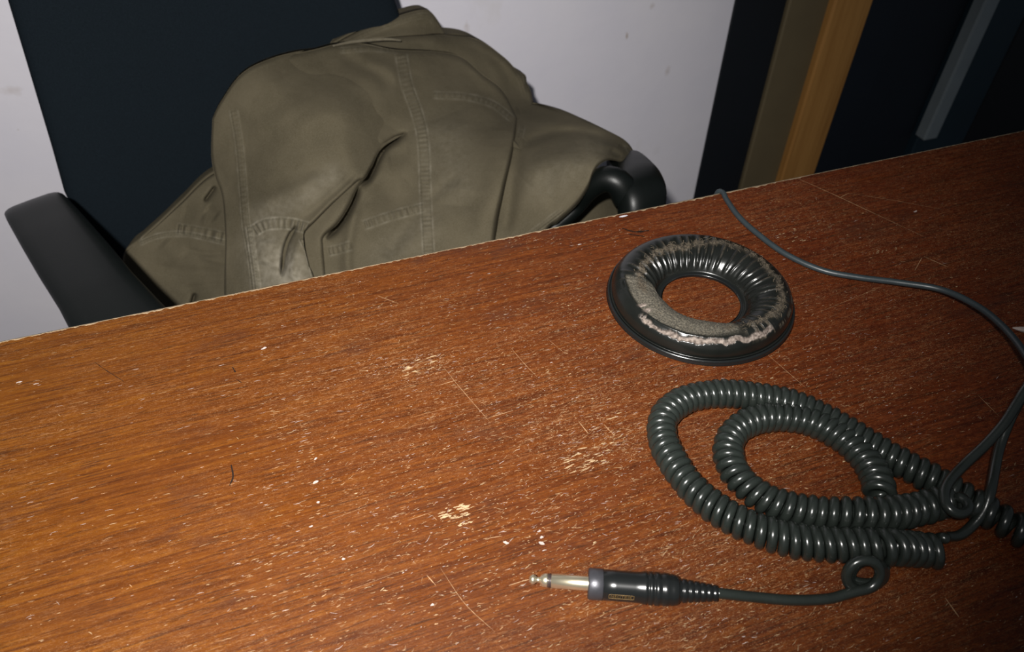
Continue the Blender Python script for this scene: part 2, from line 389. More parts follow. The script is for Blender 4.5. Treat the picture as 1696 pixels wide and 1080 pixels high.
# named larger gouges (pixel start, pixel end, width mm)
def px_line(pts, w, n=14, z=ZC+.00004):
    P = catmull([world_of_px(*p) for p in pts], n); T = np.gradient(P, axis=0); T /= np.linalg.norm(T, axis=1)[:, None]
    Nn = np.stack([-T[:, 1], T[:, 0]], 1); V = []
    for i in range(n):
        ww = w*.0005*random.uniform(.35, 1.1)*(0.3+.7*sin(pi*(i+.5)/n))
        V += [(*(P[i]+Nn[i]*ww), z), (*(P[i]-Nn[i]*ww), z)]
    return V, gridf(n, 2)
lines = [([(1322, 296), (1380, 322), (1440, 350), (1500, 378)], .9, 40), ([(1500, 378), (1530, 392)], .5, 12), ([(1405, 320), (1480, 332), (1560, 347)], .5, 24), ([(1390, 328), (1406, 320)], .9, 6), ([(1530, 425), (1571, 443)], 1.0, 10), ([(1527, 427), (1515, 448)], .8, 6),
         ([(730, 602), (760, 640), (812, 700)], .45, 26), ([(845, 575), (868, 602), (890, 625)], .45, 20), ([(625, 490), (660, 503)], .5, 10), ([(1265, 582), (1335, 643)], .45, 24),
         ([(730, 942), (770, 1000), (820, 1047)], .4, 26), ([(707, 953), (722, 970)], .7, 6), ([(680, 692), (800, 660)], .3, 24), ([(810, 692), (850, 680)], .7, 10), ([(958, 698), (974, 718)], .9, 8), ([(1000, 703), (1018, 722)], .9, 8),
         ([(722, 640), (755, 630)], .8, 8), ([(843, 970), (868, 962), (877, 960)], .9, 8), ([(560, 985), (680, 940)], .25, 30), ([(1350, 520), (1460, 475)], .3, 24), ([(1395, 555), (1440, 545)], .35, 12), ([(550, 860), (610, 838)], .3, 14),
         ([(330, 648), (415, 630)], .35, 20), ([(676, 862), (716, 848)], .45, 12), ([(800, 893), (832, 888)], .6, 8), ([(1565, 990), (1588, 1022)], .9, 8), ([(640, 860), (670, 848)], .4, 8), ([(1020, 290+720), (1050, 1002)], .5, 8), ([(1620, 655), (1655, 690)], .5, 12), ([(905, 560), (935, 585)], .3, 10)]
for p, w, n in lines: mesh('scratch', *px_line(p, w*.68, n), M['bare'], tab, smooth=False)
def flake(px, py, wpx, hpx, k, ang=-.25, mat=M['bare2']):
    it = []
    for i in range(k):
        a = random.uniform(-.5, .5); b = random.uniform(-.5, .5)
        x, y = world_of_px(px+a*wpx, py+b*hpx+ang*a*wpx)
        it.append((x, y, random.uniform(.0012, .0050)*min(1.3, wpx/50), random.uniform(.0003, .0008), random.gauss(0, .1), 5, random.uniform(-.3, .3)))
    return it
gl = flake(752, 850, 46, 24, 44)+flake(770, 866, 26, 6, 8)+flake(692, 607, 56, 22, 20)+flake(965, 765, 76, 34, 26)+flake(990, 745, 60, 20, 10)+flake(1010, 690, 40, 8, 6)+flake(1455, 420, 28, 9, 7)+flake(1300, 385, 34, 8, 7)+flake(1486, 412, 16, 5, 4)+flake(942, 505, 14, 5, 4)+flake(830, 602, 18, 6, 4)+flake(1435, 345, 14, 6, 3)+flake(1575, 385, 14, 6, 3)+flake(1325, 400, 40, 18, 7)
speck_mesh('gouged_fibres', gl, M['bare2'], kind='stuff', label='deeper gouges down to pale bare wood')
fl2 = [(*world_of_px(px, py), L, w, a, 3, 0) for px, py, L, w, a in [(437, 577, .0035, .0022, .3), (523, 799, .003, .0021, .2), (523, 760, .0018, .0016, .5), (527, 832, .0016, .0012, .2), (515, 872, .002, .0012, .1), (60, 636, .003, .0010, 0), (32, 633, .0035, .0013, .1), (1516, 350, .0035, .0024, .2), (897, 900, .003, .0016, -.6), (838, 899, .003, .0016, -.7), (897, 890, .0018, .0014, 0), (569, 926, .0016, .0013, 0), (716, 1002, .0018, .0013, 0), (960, 405, .003, .0012, .1), (893, 880, .002, .0012, 0)]]
for q in fl2: speck_mesh('pale_chip', [q], M['bare3'])
dk = [px_line([(383, 770), (386, 790), (380, 805)], 1.1, 8), px_line([(157, 600), (175, 613), (205, 632)], .6, 12), px_line([(385, 608), (390, 617)], 1.2, 5), px_line([(390, 627), (400, 634)], .8, 5), px_line([(0, 730), (15, 728)], .6, 5), px_line([(1030, 378), (1050, 384), (1075, 382)], 3.0, 10), px_line([(1040, 388), (1068, 392)], 2.0, 8)]
for q in dk: mesh('dark_mark', *q, M['mark'], tab, smooth=False)
wp = catmull([(*world_of_px(1026, 361), 0), (*world_of_px(1040, 358), 0)], 8); V = []
for i, q in enumerate(wp): s = .0012*sin(pi*(i+.5)/8)**.5; V += [(q[0], q[1]+s+.0006, TZ+.0002), (q[0], q[1]-s+.0006, TZ+.0006)]
mesh('white_paint_spot', V, gridf(8, 2), M['whitechip'], tab, label='white chip on the far edge')

# ------------------------------------------------------------------ office chair
yaw = radians(10.8); L_ = np.array([cos(yaw), sin(yaw), 0.]); D_ = np.array([-sin(yaw), cos(yaw), 0.])
P0 = np.array([-.245, .896, .79]) + .198*L_          # centre line of the back at z .79
SEAT = np.array([.007, .64, 0.])
chair = empty('office_chair', tuple(SEAT), yaw, 'dark navy fabric office chair with black plastic arms behind the table', 'chair')
def cl(s, d, z): return SEAT + L_*s + D_*d + ZU*z
# backrest: halfwidth profile by height
hz = [.47, .50, .56, .60, .655, .744, .80, .86, .92, .97, 1.00, 1.02]; hw = [.170, .205, .226, .230, .221, .208, .200, .190, .176, .155, .125, .07]
nz_, ns_ = 60, 48
ZS = np.linspace(.475, 1.018, nz_); Wd = np.interp(ZS, hz, hw)
def backpt(s, z, off):
    up = (z-.79)*math.tan(.20)
    return P0 + L_*s + D_*(up+off) + ZU*(z-.79)
def back_mesh(front, rear, shrink, nz=nz_, ns=ns_):
    V = []
    for z, w in zip(ZS, Wd):
        e = min(1, min(z-ZS[0], ZS[-1]-z)/.03); ee = math.sqrt(max(0, 1-(1-e)**2))
        for k in range(ns):
            a = 2*pi*k/ns; ca, sa = cos(a), sin(a)
            s = (w-shrink)*(abs(ca)**.55)*(1 if ca > 0 else -1)
            dd = abs(sa)**.8*(1 if sa > 0 else -1)
            curve = -.030*(abs(s)/.23)**2
            off = (rear if sa > 0 else front)*dd*(.25+.75*ee) + curve
            V.append(backpt(s, z, off+.012))
    Fc = gridf(nz, ns, False, True); Fc.append(list(range(ns))); Fc.append([(nz-1)*ns+i for i in range(ns)][::-1])
    return V, Fc
mesh('backrest', *back_mesh(.028, .012, 0), M['chairfab'], chair)
mesh('back_shell', *back_mesh(-.008, .030, .005), M['chairpl'], chair)
# seat cushion
def superbox(c, hx, hy, hz2, n=48, m=14, p=.4):
    V = []
    for j in range(m+1):
        b = -pi/2+pi*j/m; cb, sb = abs(cos(b))**.35, (abs(sin(b))**.6)*(1 if sin(b) > 0 else -1)
        for i in range(n):
            a = 2*pi*i/n; x = hx*cb*abs(cos(a))**p*(1 if cos(a) > 0 else -1); y = hy*cb*abs(sin(a))**p*(1 if sin(a) > 0 else -1)
            V.append(c + L_*x + D_*y + ZU*(hz2*sb))
    return V, gridf(m+1, n, False, True)
mesh('seat', *superbox(cl(0, 0, .45), .235, .225, .036), M['chairfab'], chair)
mesh('seat_pan', *superbox(cl(0, 0, .408), .20, .19, .016), M['chairpl'], chair)
mesh('back_support', *tube(catmull([cl(0, .05, .39), cl(0, .20, .385), cl(0, .295, .41), cl(0, .30, .55), cl(0, .325, .66)], 30), .028, 12, flat=.4, upv=D_), M['chairpl'], chair)
mesh('gas_column', *lathe_axis(cl(0, 0, .09), cl(0, 0, .40), [(0, .032), (.15, .032), (.151, .024), (.31, .024)]), M['metalleg'], chair)
for k in range(5):
    a = 2*pi*k/5+.3; c1, s1 = cos(a), sin(a)
    lg = mesh('base_arm', *tube(catmull([cl(0, 0, .10), cl(.14*c1, .14*s1, .10), cl(.28*c1, .28*s1, .075)], 14), np.linspace(.030, .018, 14), 10, flat=.7), M['chairpl'], chair)
    ca = cl(.28*c1, .28*s1, .028)
    ax = L_*(-s1)+D_*c1
    mesh('caster', *lathe_axis(ca-ax*.022, ca+ax*.022, [(0, .018), (.004, .026), (.018, .026), (.02, .018), (.024, .018), (.026, .026), (.04, .026), (.044, .018)], 20), M['chairpl'], lg)
# arms
def strap(P, Wv, w, t, n, ns=16, pw=.45):
    """wide flat band along P; Wv = across direction; w half widths; t half thickness"""
    P = catmull(P, n); w = np.interp(np.linspace(0, 1, n), np.linspace(0, 1, len(w)), w)
    T = np.gradient(P, axis=0); T /= np.linalg.norm(T, axis=1)[:, None]; V = []
    tt = np.interp(np.linspace(0, 1, n), np.linspace(0, 1, len(t)), t) if hasattr(t, '__len__') else np.full(n, t)
    for i in range(n):
        A = Wv-(Wv @ T[i])*T[i]; A /= np.linalg.norm(A); N = np.cross(T[i], A)
        for k in range(ns):
            a = 2*pi*k/ns; ca, sa = cos(a), sin(a)
            V.append(P[i]+A*w[i]*abs(ca)**pw*np.sign(ca)+N*tt[i]*abs(sa)**.7*np.sign(sa))
    Fc = gridf(n, ns, False, True); Fc.append(list(range(ns))); Fc.append([(n-1)*ns+i for i in range(ns)][::-1])
    return V, Fc
AZh = .652
fa = np.array([-.2660, .737, AZh]); na = np.array([-.1745, .523, AZh]); dr = (na-fa)/np.linalg.norm(na-fa)
acr = np.cross(dr, ZU); acr = -acr/np.linalg.norm(acr)
seatL = cl(-.21, -.02, .40)
armL = mesh('armrest', *strap([fa+dr*.045-ZU*.050, fa+dr*.015-ZU*.052, fa-dr*.006-ZU*.038, fa-dr*.010-ZU*.014, fa+dr*.006-ZU*.002, fa+dr*.05, fa+dr*.12, na, na+dr*.05+ZU*-.002, na+dr*.085-ZU*.02, na+dr*.095-ZU*.06, na+dr*.07-ZU*.14, np.array([na[0]+.0, na[1]+.03, .44]), seatL],
    acr, [.022, .026, .029, .031, .0325, .033, .036, .040, .040, .036, .028, .024, .022, .022], [.006, .007, .008, .009, .010, .011, .011, .011, .011, .011, .011, .011, .011, .010], 110, 20), M['chairpl'], chair)
# right arm: rounded loop whose front bends down just behind the table edge
ra = ony(np.array([1034, 1040, 1048, 1058, 1063, 1062, 1056, 1040]), np.array([268, 275, 287, 304, 328, 366, 420, 520]), np.array([.655, .635, .608, .58, .56, .552, .55, .60]))
acr2 = np.array([.96, .28, 0])
armR = mesh('armrest', *strap(list(ra), acr2, [.021, .024, .0265, .027, .0265, .024, .022, .021], [.012, .014, .017, .019, .019, .018, .014, .012], 80, 24, .75), M['chairpl'], chair)
st = ony(np.array([1040, 1024, 1000, 978, 958, 930, 895, 860]), np.array([330, 303, 297, 312, 340, 366, 396, 440]), np.array([.566, .572, .582, .59, .60, .60, .60, .60]))
mesh('arm_strut', *tube(catmull(st, 40), np.interp(np.linspace(0, 1, 40), [0, .25, .45, 1], [.016, .013, .009, .0085]), 14), M['chairpl'], chair)

# ------------------------------------------------------------------ jacket
ctl = np.array([(700, 20, .925), (640, 60, .900), (560, 70, .885), (440, 100, .855), (350, 190, .830), (350, 280, .815), (500, 200, .765), (650, 250, .735), (650, 120, .83), (600, 430, .625), (420, 480, .665), (400, 350, .74),
                (220, 425, .770), (280, 505, .725), (740, 58, .925), (840, 100, .880), (880, 165, .835), (860, 215, .725), (770, 300, .67), (960, 195, .715), (1035, 230, .665), (1060, 280, .640), (1000, 265, .585), (950, 350, .565), (840, 400, .585), (720, 430, .60), (300, 335, .80),
                (300, 620, .66), (600, 600, .56), (850, 560, .535), (450, 620, .60)])
def tps_fit(P, v, lam=4):
    n = len(P); d = np.linalg.norm(P[:, None]-P[None], axis=2)/300; K = d*d*np.log(d+1e-9)
    K[np.diag_indices(n)] = lam*1e-3; Q = np.c_[np.ones(n), P/300]
    A = np.block([[K, Q], [Q.T, np.zeros((3, 3))]]); return np.linalg.solve(A, np.r_[v, 0, 0, 0])
TPS = tps_fit(ctl[:, :2], ctl[:, 2])
def baseY(x, y):
    sh = x.shape; x = x.ravel(); y = y.ravel(); P = np.c_[x, y]
    d = np.linalg.norm(P[:, None]-ctl[None, :, :2], axis=2)/300; K = d*d*np.log(d+1e-9)
    return (K @ TPS[:-3] + np.c_[np.ones(len(x)), P/300] @ TPS[-3:]).reshape(sh)
def pdist(x, y, pts):
    """distance to polyline, arclength, signed side"""
    pts = catmull(pts, 40); best = np.full(x.shape, 1e9); S = np.zeros(x.shape); SG = np.zeros(x.shape); tot = 0
    for a, b in zip(pts[:-1], pts[1:]):
        e = b-a; l2 = e @ e; L = math.sqrt(l2)+1e-9
        t = np.clip(((x-a[0])*e[0]+(y-a[1])*e[1])/l2, 0, 1)
        dx = x-a[0]-t*e[0]; dy = y-a[1]-t*e[1]; d = np.hypot(dx, dy); m = d < best
        best = np.where(m, d, best); S = np.where(m, tot+t*L, S); SG = np.where(m, np.sign(e[0]*dy-e[1]*dx), SG); tot += L
    return best, S, SG, tot
def coons(top, right, bottom, left, n, m):
    """top: left->right, left: top->bottom, right: top->bottom, bottom: left->right"""
    T = catmull(top, m); B = catmull(bottom, m); Lc = catmull(left, n); Rc = catmull(right, n)
    u = np.linspace(0, 1, m)[None, :, None]; v = np.linspace(0, 1, n)[:, None, None]
    S = (1-v)*T[None]+v*B[None]+(1-u)*Lc[:, None]+u*Rc[:, None]-((1-u)*(1-v)*T[0]+u*(1-v)*T[-1]+(1-u)*v*B[0]+u*v*B[-1])
    return S[..., 0], S[..., 1]
ph = rng.random((24, 3))*6.28; fr = np.c_[rng.uniform(-1, 1, (24, 2))]
def softnoise(x, y):
    o = np.zeros(x.shape)
    for k in range(24):
        w = (55, 110, 26)[k % 3]; a = (1.0, 1.6, .32)[k % 3]
        o += a*np.sin((x*fr[k, 0]+y*fr[k, 1])/w*2.2+ph[k, 0])
    return o/6 + .30*np.sin(x/13+2.2*np.sin(y/31)+y/40)*np.sin(y/17+1.7*np.sin(x/37)-x/60)
# folds: (polyline, width px, depth m (+ = recessed), fade ends)
G = lambda d, w: np.exp(-(d/w)**2)
def fold(x, y, pts, w, amp, side=0, fade=True):
    d, s, sg, tot = pdist(x, y, pts)
    k = (np.exp(-d/w) if side == 9 else G(d, w))*amp
    if side == 9: side = 0
    if side: k = np.where(sg*side > 0, k, G(d, w*.35)*amp)
    if fade: k = k*np.clip(s/(tot*.18)+.05, 0, 1)*np.clip((tot-s)/(tot*.18)+.05, 0, 1)
    return k
FOLDS = dict(
  body=[([(674, 219), (636, 248), (612, 294), (594, 309)], 3.4, .034, 9), ([(596, 306), (582, 342), (564, 371), (541, 396)], 3.4, .030, 9), ([(690, 100), (672, 170), (640, 235)], 26, .006, 0), ([(765, 110), (800, 150), (850, 200)], 16, .005, 0), ([(857, 200), (850, 250), (835, 320), (822, 400), (812, 480)], 4, .012, 9),
        ([(740, 190), (765, 260), (760, 340)], 34, -.010, 0), ([(820, 210), (815, 300), (795, 400)], 22, -.006, 0), ([(705, 335), (740, 305), (765, 290)], 9, .0025, 0), ([(700, 345), (660, 390), (640, 430)], 14, .004, 0), ([(560, 90), (620, 120), (650, 150)], 12, .0045, 0),
        ([(600, 100), (645, 115), (660, 140)], 10, -.003, 0), ([(620, 300), (660, 330), (700, 300)], 30, .007, 0), ([(640, 260), (680, 250)], 16, .003, 0), ([(590, 330), (575, 420), (580, 470)], 10, -.005, 0)],
  lobe=[([(500, 96), (560, 105), (620, 135), (655, 165)], 11, .006, 0), ([(520, 110), (580, 125), (640, 170)], 16, -.004, 0), ([(385, 185), (420, 150), (470, 130)], 22, -.004, 0), ([(380, 240), (450, 235), (560, 225)], 22, .003, 0), ([(390, 200), (480, 195), (600, 175)], 30, -.004, 0),
        ([(420, 345), (480, 320), (545, 290)], 14, -.005, 0), ([(500, 365), (540, 330), (590, 285)], 8, .004, 0), ([(560, 340), (590, 300)], 8, -.003, 0), ([(492, 374), (480, 392), (472, 415), (466, 458)], 2.6, .022, 9), ([(505, 385), (490, 420), (485, 470)], 10, -.005, 0), ([(440, 395), (435, 440)], 20, -.004, 0)],
  mid=[([(580, 320), (545, 370), (520, 400)], 12, -.003, 0)],
  flap=[([(357, 308), (345, 325), (338, 334)], 2.4, .016, 9), ([(300, 410), (340, 420), (380, 418)], 5, .0022, 0), ([(250, 440), (310, 450), (380, 452)], 9, .003, 0), ([(300, 480), (350, 472), (390, 470)], 6, .002, 0), ([(330, 425), (390, 440)], 5, -.002, 0), ([(323, 485), (319, 500), (312, 515)], 2.6, .018, 9), ([(270, 400), (300, 430)], 14, -.003, 0), ([(300, 350), (340, 360)], 14, .003, 0), ([(340, 345), (360, 360)], 10, .004, 0)],
  sleeve=[([(853, 245), (900, 224), (960, 218), (1010, 232)], 8, .006, 0), ([(880, 205), (930, 205), (990, 222)], 10, -.004, 0), ([(870, 300), (900, 270), (960, 250)], 22, -.007, 0), ([(905, 345), (940, 310), (975, 275)], 12, .003, 0), ([(1040, 240), (1052, 262), (1058, 282)], 4, .003, 0), ([(1010, 248), (1030, 262)], 5, .003, 0), ([(990, 240), (1020, 245), (1040, 255)], 6, -.003, 0), ([(860, 230), (845, 330), (832, 400)], 13, .007, 0), ([(1025, 240), (1048, 250)], 4, .0025, 0)],
  hump=[([(800, 80), (830, 110), (850, 150)], 9, .003, 0), ([(700, 70), (760, 80), (800, 110)], 12, -.004, 0)],
  collar=[([(600, 62), (660, 45), (720, 42)], 10, .003, 0)],
  back=[])
# seams: (polyline, half gap px, pucker spacing px, pucker amp, wear)
SEAMS = dict(
  body=[([(664, 88), (674, 140), (690, 185), (701, 235), (705, 330), (711, 440), (714, 520)], 8, 7.5, .00055, .34), ([(715, 157), (770, 160), (815, 172), (850, 198)], 4, 9, .0005, .30),
        ([(600, 374), (650, 357), (706, 342)], 6, 9, .0011, .30), ([(541, 417), (560, 413), (583, 406)], 6, 8, .0009, .32), ([(560, 84), (610, 80), (662, 84)], 3, 10, .0004, .25)],
  lobe=[([(386, 180), (396, 240), (402, 310), (407, 372), (415, 420), (425, 500)], 5, 8.5, .0005, .22), ([(418, 384), (440, 372), (475, 370), (512, 378)], 8, 8.5, .0014, .60), ([(412, 372), (417, 410), (424, 460), (428, 500)], 4, 9, .0008, .45), ([(497, 392), (510, 420), (520, 460)], 3, 9, .0008, .4)],
  flap=[([(290, 378), (330, 384), (375, 394)], 7, 11, .0024, .16), ([(228, 404), (265, 390), (310, 388), (375, 402)], 2.5, 300, 0, .35)],
  sleeve=[([(866, 206), (858, 240)], 3, 9, .0003, .2), ([(860, 402), (905, 368), (935, 345)], 3, 300, 0, .22), ([(1036, 236), (1049, 258), (1056, 280)], 3, 8, .0004, .25)],
  mid=[], hump=[([(845, 105), (862, 130), (872, 160)], 3, 9, .0006, .05)], collar=[([(570, 72), (640, 42), (700, 26), (722, 36)], 3, 10, .0003, .12)], back=[])
WEAR = dict(body=[([(740, 230), (750, 300)], 45, .13), ([(640, 420), (700, 380)], 30, .12)], lobe=[([(430, 355), (500, 330), (550, 290)], 18, .22), ([(440, 410), (450, 460)], 34, .42), ([(480, 440), (495, 475)], 26, .6)], sleeve=[([(900, 300), (980, 250)], 35, .13)], flap=[], mid=[], hump=[], collar=[], back=[])
def patch(name, key, quad, n, m, dY, roll=(1, 1, 1, 1), rw=16, rd=.020, label=None, thick=.0016, merge=None, skirt=.05, rfade=None):
    X, Y = coons(*quad, n, m)
    Yb = baseY(X, Y)+dY+.0026*softnoise(X, Y)
    wear = np.zeros_like(X); seam = np.zeros_like(X)
    for pts, w, a, sd in FOLDS[key]: Yb += fold(X, Y, pts, w, a, sd)
    for pts, hg, sp, pa, wr in SEAMS[key]:
        d, s, sg, tot = pdist(X, Y, pts); en = np.clip(s/6, 0, 1)*np.clip((tot-s)/6, 0, 1)
        band = 1/(1+np.exp((d-hg-2)/.7)); Yb -= .0011*band*en
        Yb -= pa*np.cos(2*pi*s/sp+1.9*np.sin(s/17)+1.1*np.sin(s/7.3))*np.exp(-(d/hg)**4)*en*.85*(.65+.5*np.sin(s/11+1))
        Yb += .0007*G(d-hg, 1.1)*en
        edge_ = G(d-hg-1.6, 1.5)*en
        wear += wr*edge_*(.7+.3*np.sin(s/5)); seam += .42*G(d-hg+.6, 1.0)*en*(.6+.4*np.sign(np.sin(2*pi*s/5.2)))
        wear += wr*.4*np.exp(-(d/hg)**4)*en*(.5+.5*np.cos(2*pi*s/sp+1.3*np.sin(s/17)))
    for pts, w, a in WEAR[key]:
        d, *_ = pdist(X, Y, pts); wear += a*G(d, w)
    if merge is not None: Yb += merge(X, Y)
    # rounded roll towards the outline and a skirt turning behind
    ii = np.arange(n)[:, None]*np.ones((1, m)); jj = np.arange(m)[None]*np.ones((n, 1))
    def pd(A, axis): return np.hypot(np.gradient(X, axis=axis), np.gradient(Y, axis=axis))
    dv = np.cumsum(pd(X, 0), 0); du = np.cumsum(pd(X, 1), 1)
    e = np.full(X.shape, 1e3)
    if roll[0]: e = np.minimum(e, dv)
    if roll[1]: e = np.minimum(e, du[:, -1:]-du)
    if roll[2]: e = np.minimum(e, dv[-1:]-dv)
    if roll[3]: e = np.minimum(e, du)
    t = np.clip(e/rw, 0, 1); rd = rd*(rfade(X, Y) if rfade else 1); Yb += rd*(1-np.sqrt(np.clip(1-(1-t)**2, 0, 1)))
    V = ony(X, Y, Yb)
    # skirt: extra border rings pushed straight back
    Vx = V; ex = []
    F_ = gridf(n, m); V2 = V.reshape(-1, 3).tolist(); wr_ = wear.ravel().tolist(); sm_ = seam.ravel().tolist()
    border = [0*m+j for j in range(m)]+[i*m+m-1 for i in range(1, n)]+[(n-1)*m+j for j in range(m-2, -1, -1)]+[i*m for i in range(n-2, 0, -1)]
    C0 = V.reshape(-1, 3).mean(0); prev = border
    for k, (bk, inn) in enumerate(((.35, .02), (1.0, .10))):
        off = len(V2)
        for b in border:
            p = np.array(V[b//m, b % m]); q = p+np.array([0, 1, 0])*skirt*bk; q = q+(C0-q)*np.array([1, 0, 1])*inn
            V2.append(q.tolist()); wr_.append(0); sm_.append(0)
        nb = len(border); cur = [off+i for i in range(nb)]
        F_ += [[prev[i], cur[i], cur[(i+1) % nb], prev[(i+1) % nb]] for i in range(nb)]; prev = cur
    return mesh(name, V2, F_, M['jacket'], jkt, attrs=dict(wear=np.clip(wr_, 0, 1), seam=np.clip(sm_, 0, 1)), label=label)
jkt = empty('jacket', (.15, .68, .49), 0, 'olive green canvas jacket thrown over the office chair', 'jacket')
patch('collar', 'collar', ([(546, 76), (600, 48), (660, 26), (700, 16), (718, 24), (742, 62)], [(742, 62), (762, 120)], [(575, 135), (660, 130), (762, 120)], [(546, 76), (575, 135)]), 60, 110, .014, rw=10, rd=.010, skirt=.025, roll=(1, 1, 0, 1))
patch('back_yoke', 'hump', ([(565, 70), (600, 66), (660, 60), (738, 57), (790, 65), (834, 94), (856, 116), (870, 124), (873, 138), (879, 150), (884, 172)], [(884, 172), (870, 250)], [(570, 140), (700, 200), (870, 250)], [(565, 70), (570, 140)]), 90, 180, .004, rw=13, rd=.016, skirt=.03, roll=(1, 1, 0, 1))
patch('hanging_flap', 'flap', ([(229, 401), (262, 372), (300, 336), (350, 290), (420, 262)], [(420, 262), (430, 600)], [(330, 660), (430, 600)], [(229, 401), (203, 427), (215, 475), (255, 530), (330, 660)]), 230, 150, .006, rw=9, rd=.012, skirt=.03, roll=(1, 0, 0, 1))
patch('right_sleeve', 'sleeve', ([(835, 172), (884, 172), (930, 182), (962, 195), (1000, 213), (1036, 233), (1052, 256), (1061, 290)], [(1061, 290), (1049, 276), (1031, 270), (1011, 265), (994, 272), (983, 288), (974, 312), (955, 340), (925, 368), (905, 384), (860, 470), (840, 620)], [(800, 620), (840, 620)], [(835, 172), (836, 260), (822, 330), (808, 420), (800, 620)]), 260, 150, .004, rw=9, rd=.012, skirt=.02, roll=(1, 1, 0, 0))
patch('body_panel', 'body', ([(470, 92), (520, 82), (557, 73), (600, 72), (655, 82), (722, 85), (764, 94), (798, 122), (832, 149), (857, 196)], [(857, 196), (851, 250), (836, 320), (822, 400), (808, 620)], [(470, 660), (808, 620)], [(470, 92), (475, 300), (470, 660)]), 330, 270, -.010, rw=12, rd=.016, skirt=.03, roll=(1, 1, 0, 0))
patch('sleeve_fold', 'mid', ([(540, 270), (608, 290)], [(608, 290), (592, 312), (578, 342), (560, 370), (537, 392), (536, 412), (541, 480), (545, 620)], [(470, 620), (545, 620)], [(540, 270), (500, 340), (470, 400), (470, 620)]), 160, 80, -.017, rw=9, rd=.010, skirt=.015, roll=(1, 1, 0, 0))
def lobe_d(x, y): return pdist(x, y, [(530, 60), (600, 78), (655, 120), (690, 180), (690, 225)])[0]
def lobe_merge(x, y):          # the lobe sinks softly into the body along its upper right
    t = np.clip(1-lobe_d(x, y)/125, 0, 1); return .034*t*t*(3-2*t)
def lobe_fade(x, y): return np.clip((lobe_d(x, y)-55)/40, 0, 1)
patch('left_sleeve', 'lobe', ([(352, 196), (366, 168), (398, 124), (440, 100), (500, 84), (560, 84), (625, 112), (662, 160), (669, 222)], [(669, 222), (632, 246), (616, 276), (604, 296), (590, 303), (556, 334), (522, 368), (504, 388), (503, 415), (514, 450), (524, 478), (540, 620)], [(372, 640), (540, 620)], [(352, 196), (350, 255), (356, 292), (368, 330), (373, 400), (371, 480), (372, 640)]), 330, 250, -.026, rw=11, rd=.013, skirt=.028, roll=(1, 1, 0, 1), merge=lobe_merge, rfade=lobe_fade)
hem_ = catmull([(551, 76), (575, 71), (605, 67), (640, 65), (664, 67)], 60)
hY = baseY(hem_[:, :1], hem_[:, 1:2])[:, 0]-.013
mesh('hem', *tube(ony(hem_[:, 0], hem_[:, 1], hY), .0022*(.45+.55*np.sin(np.linspace(.1, 3.0, 60))), 8), M['jacket'], jkt, attrs=dict(wear=np.full(480, .25)))
patch('lower_back', 'back', ([(900, 318), (1055, 300)], [(1055, 300), (1035, 420), (1010, 560)], [(850, 560), (1010, 560)], [(900, 318), (860, 420), (850, 560)]), 50, 50, .085, rw=12, rd=.012, skirt=.02)

# ------------------------------------------------------------------ ear pad
pc = np.array([.2352, .3030, TZ]); t0 = TZ
pad = empty('ear_cushion', tuple(pc), 0, 'round black headphone ear cushion with cracked vinyl and exposed foam', 'ear cushion')
prof = [(.0272, .0004), (.0268, .0022), (.0276, .0034), (.0292, .0040), (.0300, .0058), (.0318, .0098), (.0352, .0146), (.0400, .0183), (.0450, .0200), (.0500, .0196), (.0545, .0172), (.0577, .0132), (.0592, .0090), (.0593, .0058), (.0588, .0044), (.0600, .0040)]
prof = catmull(prof, 84); NT_ = 900; NP = len(prof)
th = np.linspace(0, 2*pi, NT_, endpoint=False)[:, None]*np.ones((1, NP))       # 0 = camera right, 90 = away
r0 = prof[None, :, 0]*np.ones((NT_, 1)); z0 = prof[None, :, 1]*np.ones((NT_, 1)); sp = np.linspace(0, 1, NP)[None]*np.ones((NT_, 1))
def sm(a, b, x): t = np.clip((x-a)/(b-a), 0, 1); return t*t*(3-2*t)
deg = np.degrees(th)
def win(c, h, soft=12):
    d = np.abs((deg-c+180) % 360-180); return 1-sm(h-soft, h+soft, d)
jit = lambda k, s=1.0: np.interp(deg[:, :1], np.arange(0, 361, 360/k), np.r_[(a := rng.random(k)), a[0]])*s
# collapsed worn part at the front left: inner wall slumps over the hole
slump = win(232, 48, 22)
pr = np.clip((.046-r0)/.019, 0, 1)
r1 = r0 - .0052*slump*pr**1.2*(z0 > .004); z1 = z0 + slump*(.0030*np.sin(pi*pr) - .0015*(z0/.02))
z1 *= 1 - .20*win(75, 85, 40) - .06*win(250, 60, 40)
# wrinkles: pinched ridges over the inner wall
wr = np.zeros_like(r0); a = 0.0; rid = []
while a < 360:
    rid.append(a); a += random.uniform(6.0, 11.5)
for a in rid:
    sk = random.uniform(-14, -3); A = random.uniform(.5, 1.2); w = random.uniform(.9, 1.8); ext = random.uniform(.60, .80)
    d = ((deg - a - sk*(sp-.3)+180) % 360)-180
    wr += A*np.exp(-(d/w)**2)*sm(.12, .25, sp)*(1-sm(ext-.1, ext, sp)) - .5*A*np.exp(-((d-3.0)/2.4)**2)*sm(.12, .25, sp)*(1-sm(ext-.12, ext, sp))
wr *= (1-.92*win(238, 55, 12))
z1 += .00085*wr; r1 -= .00055*wr
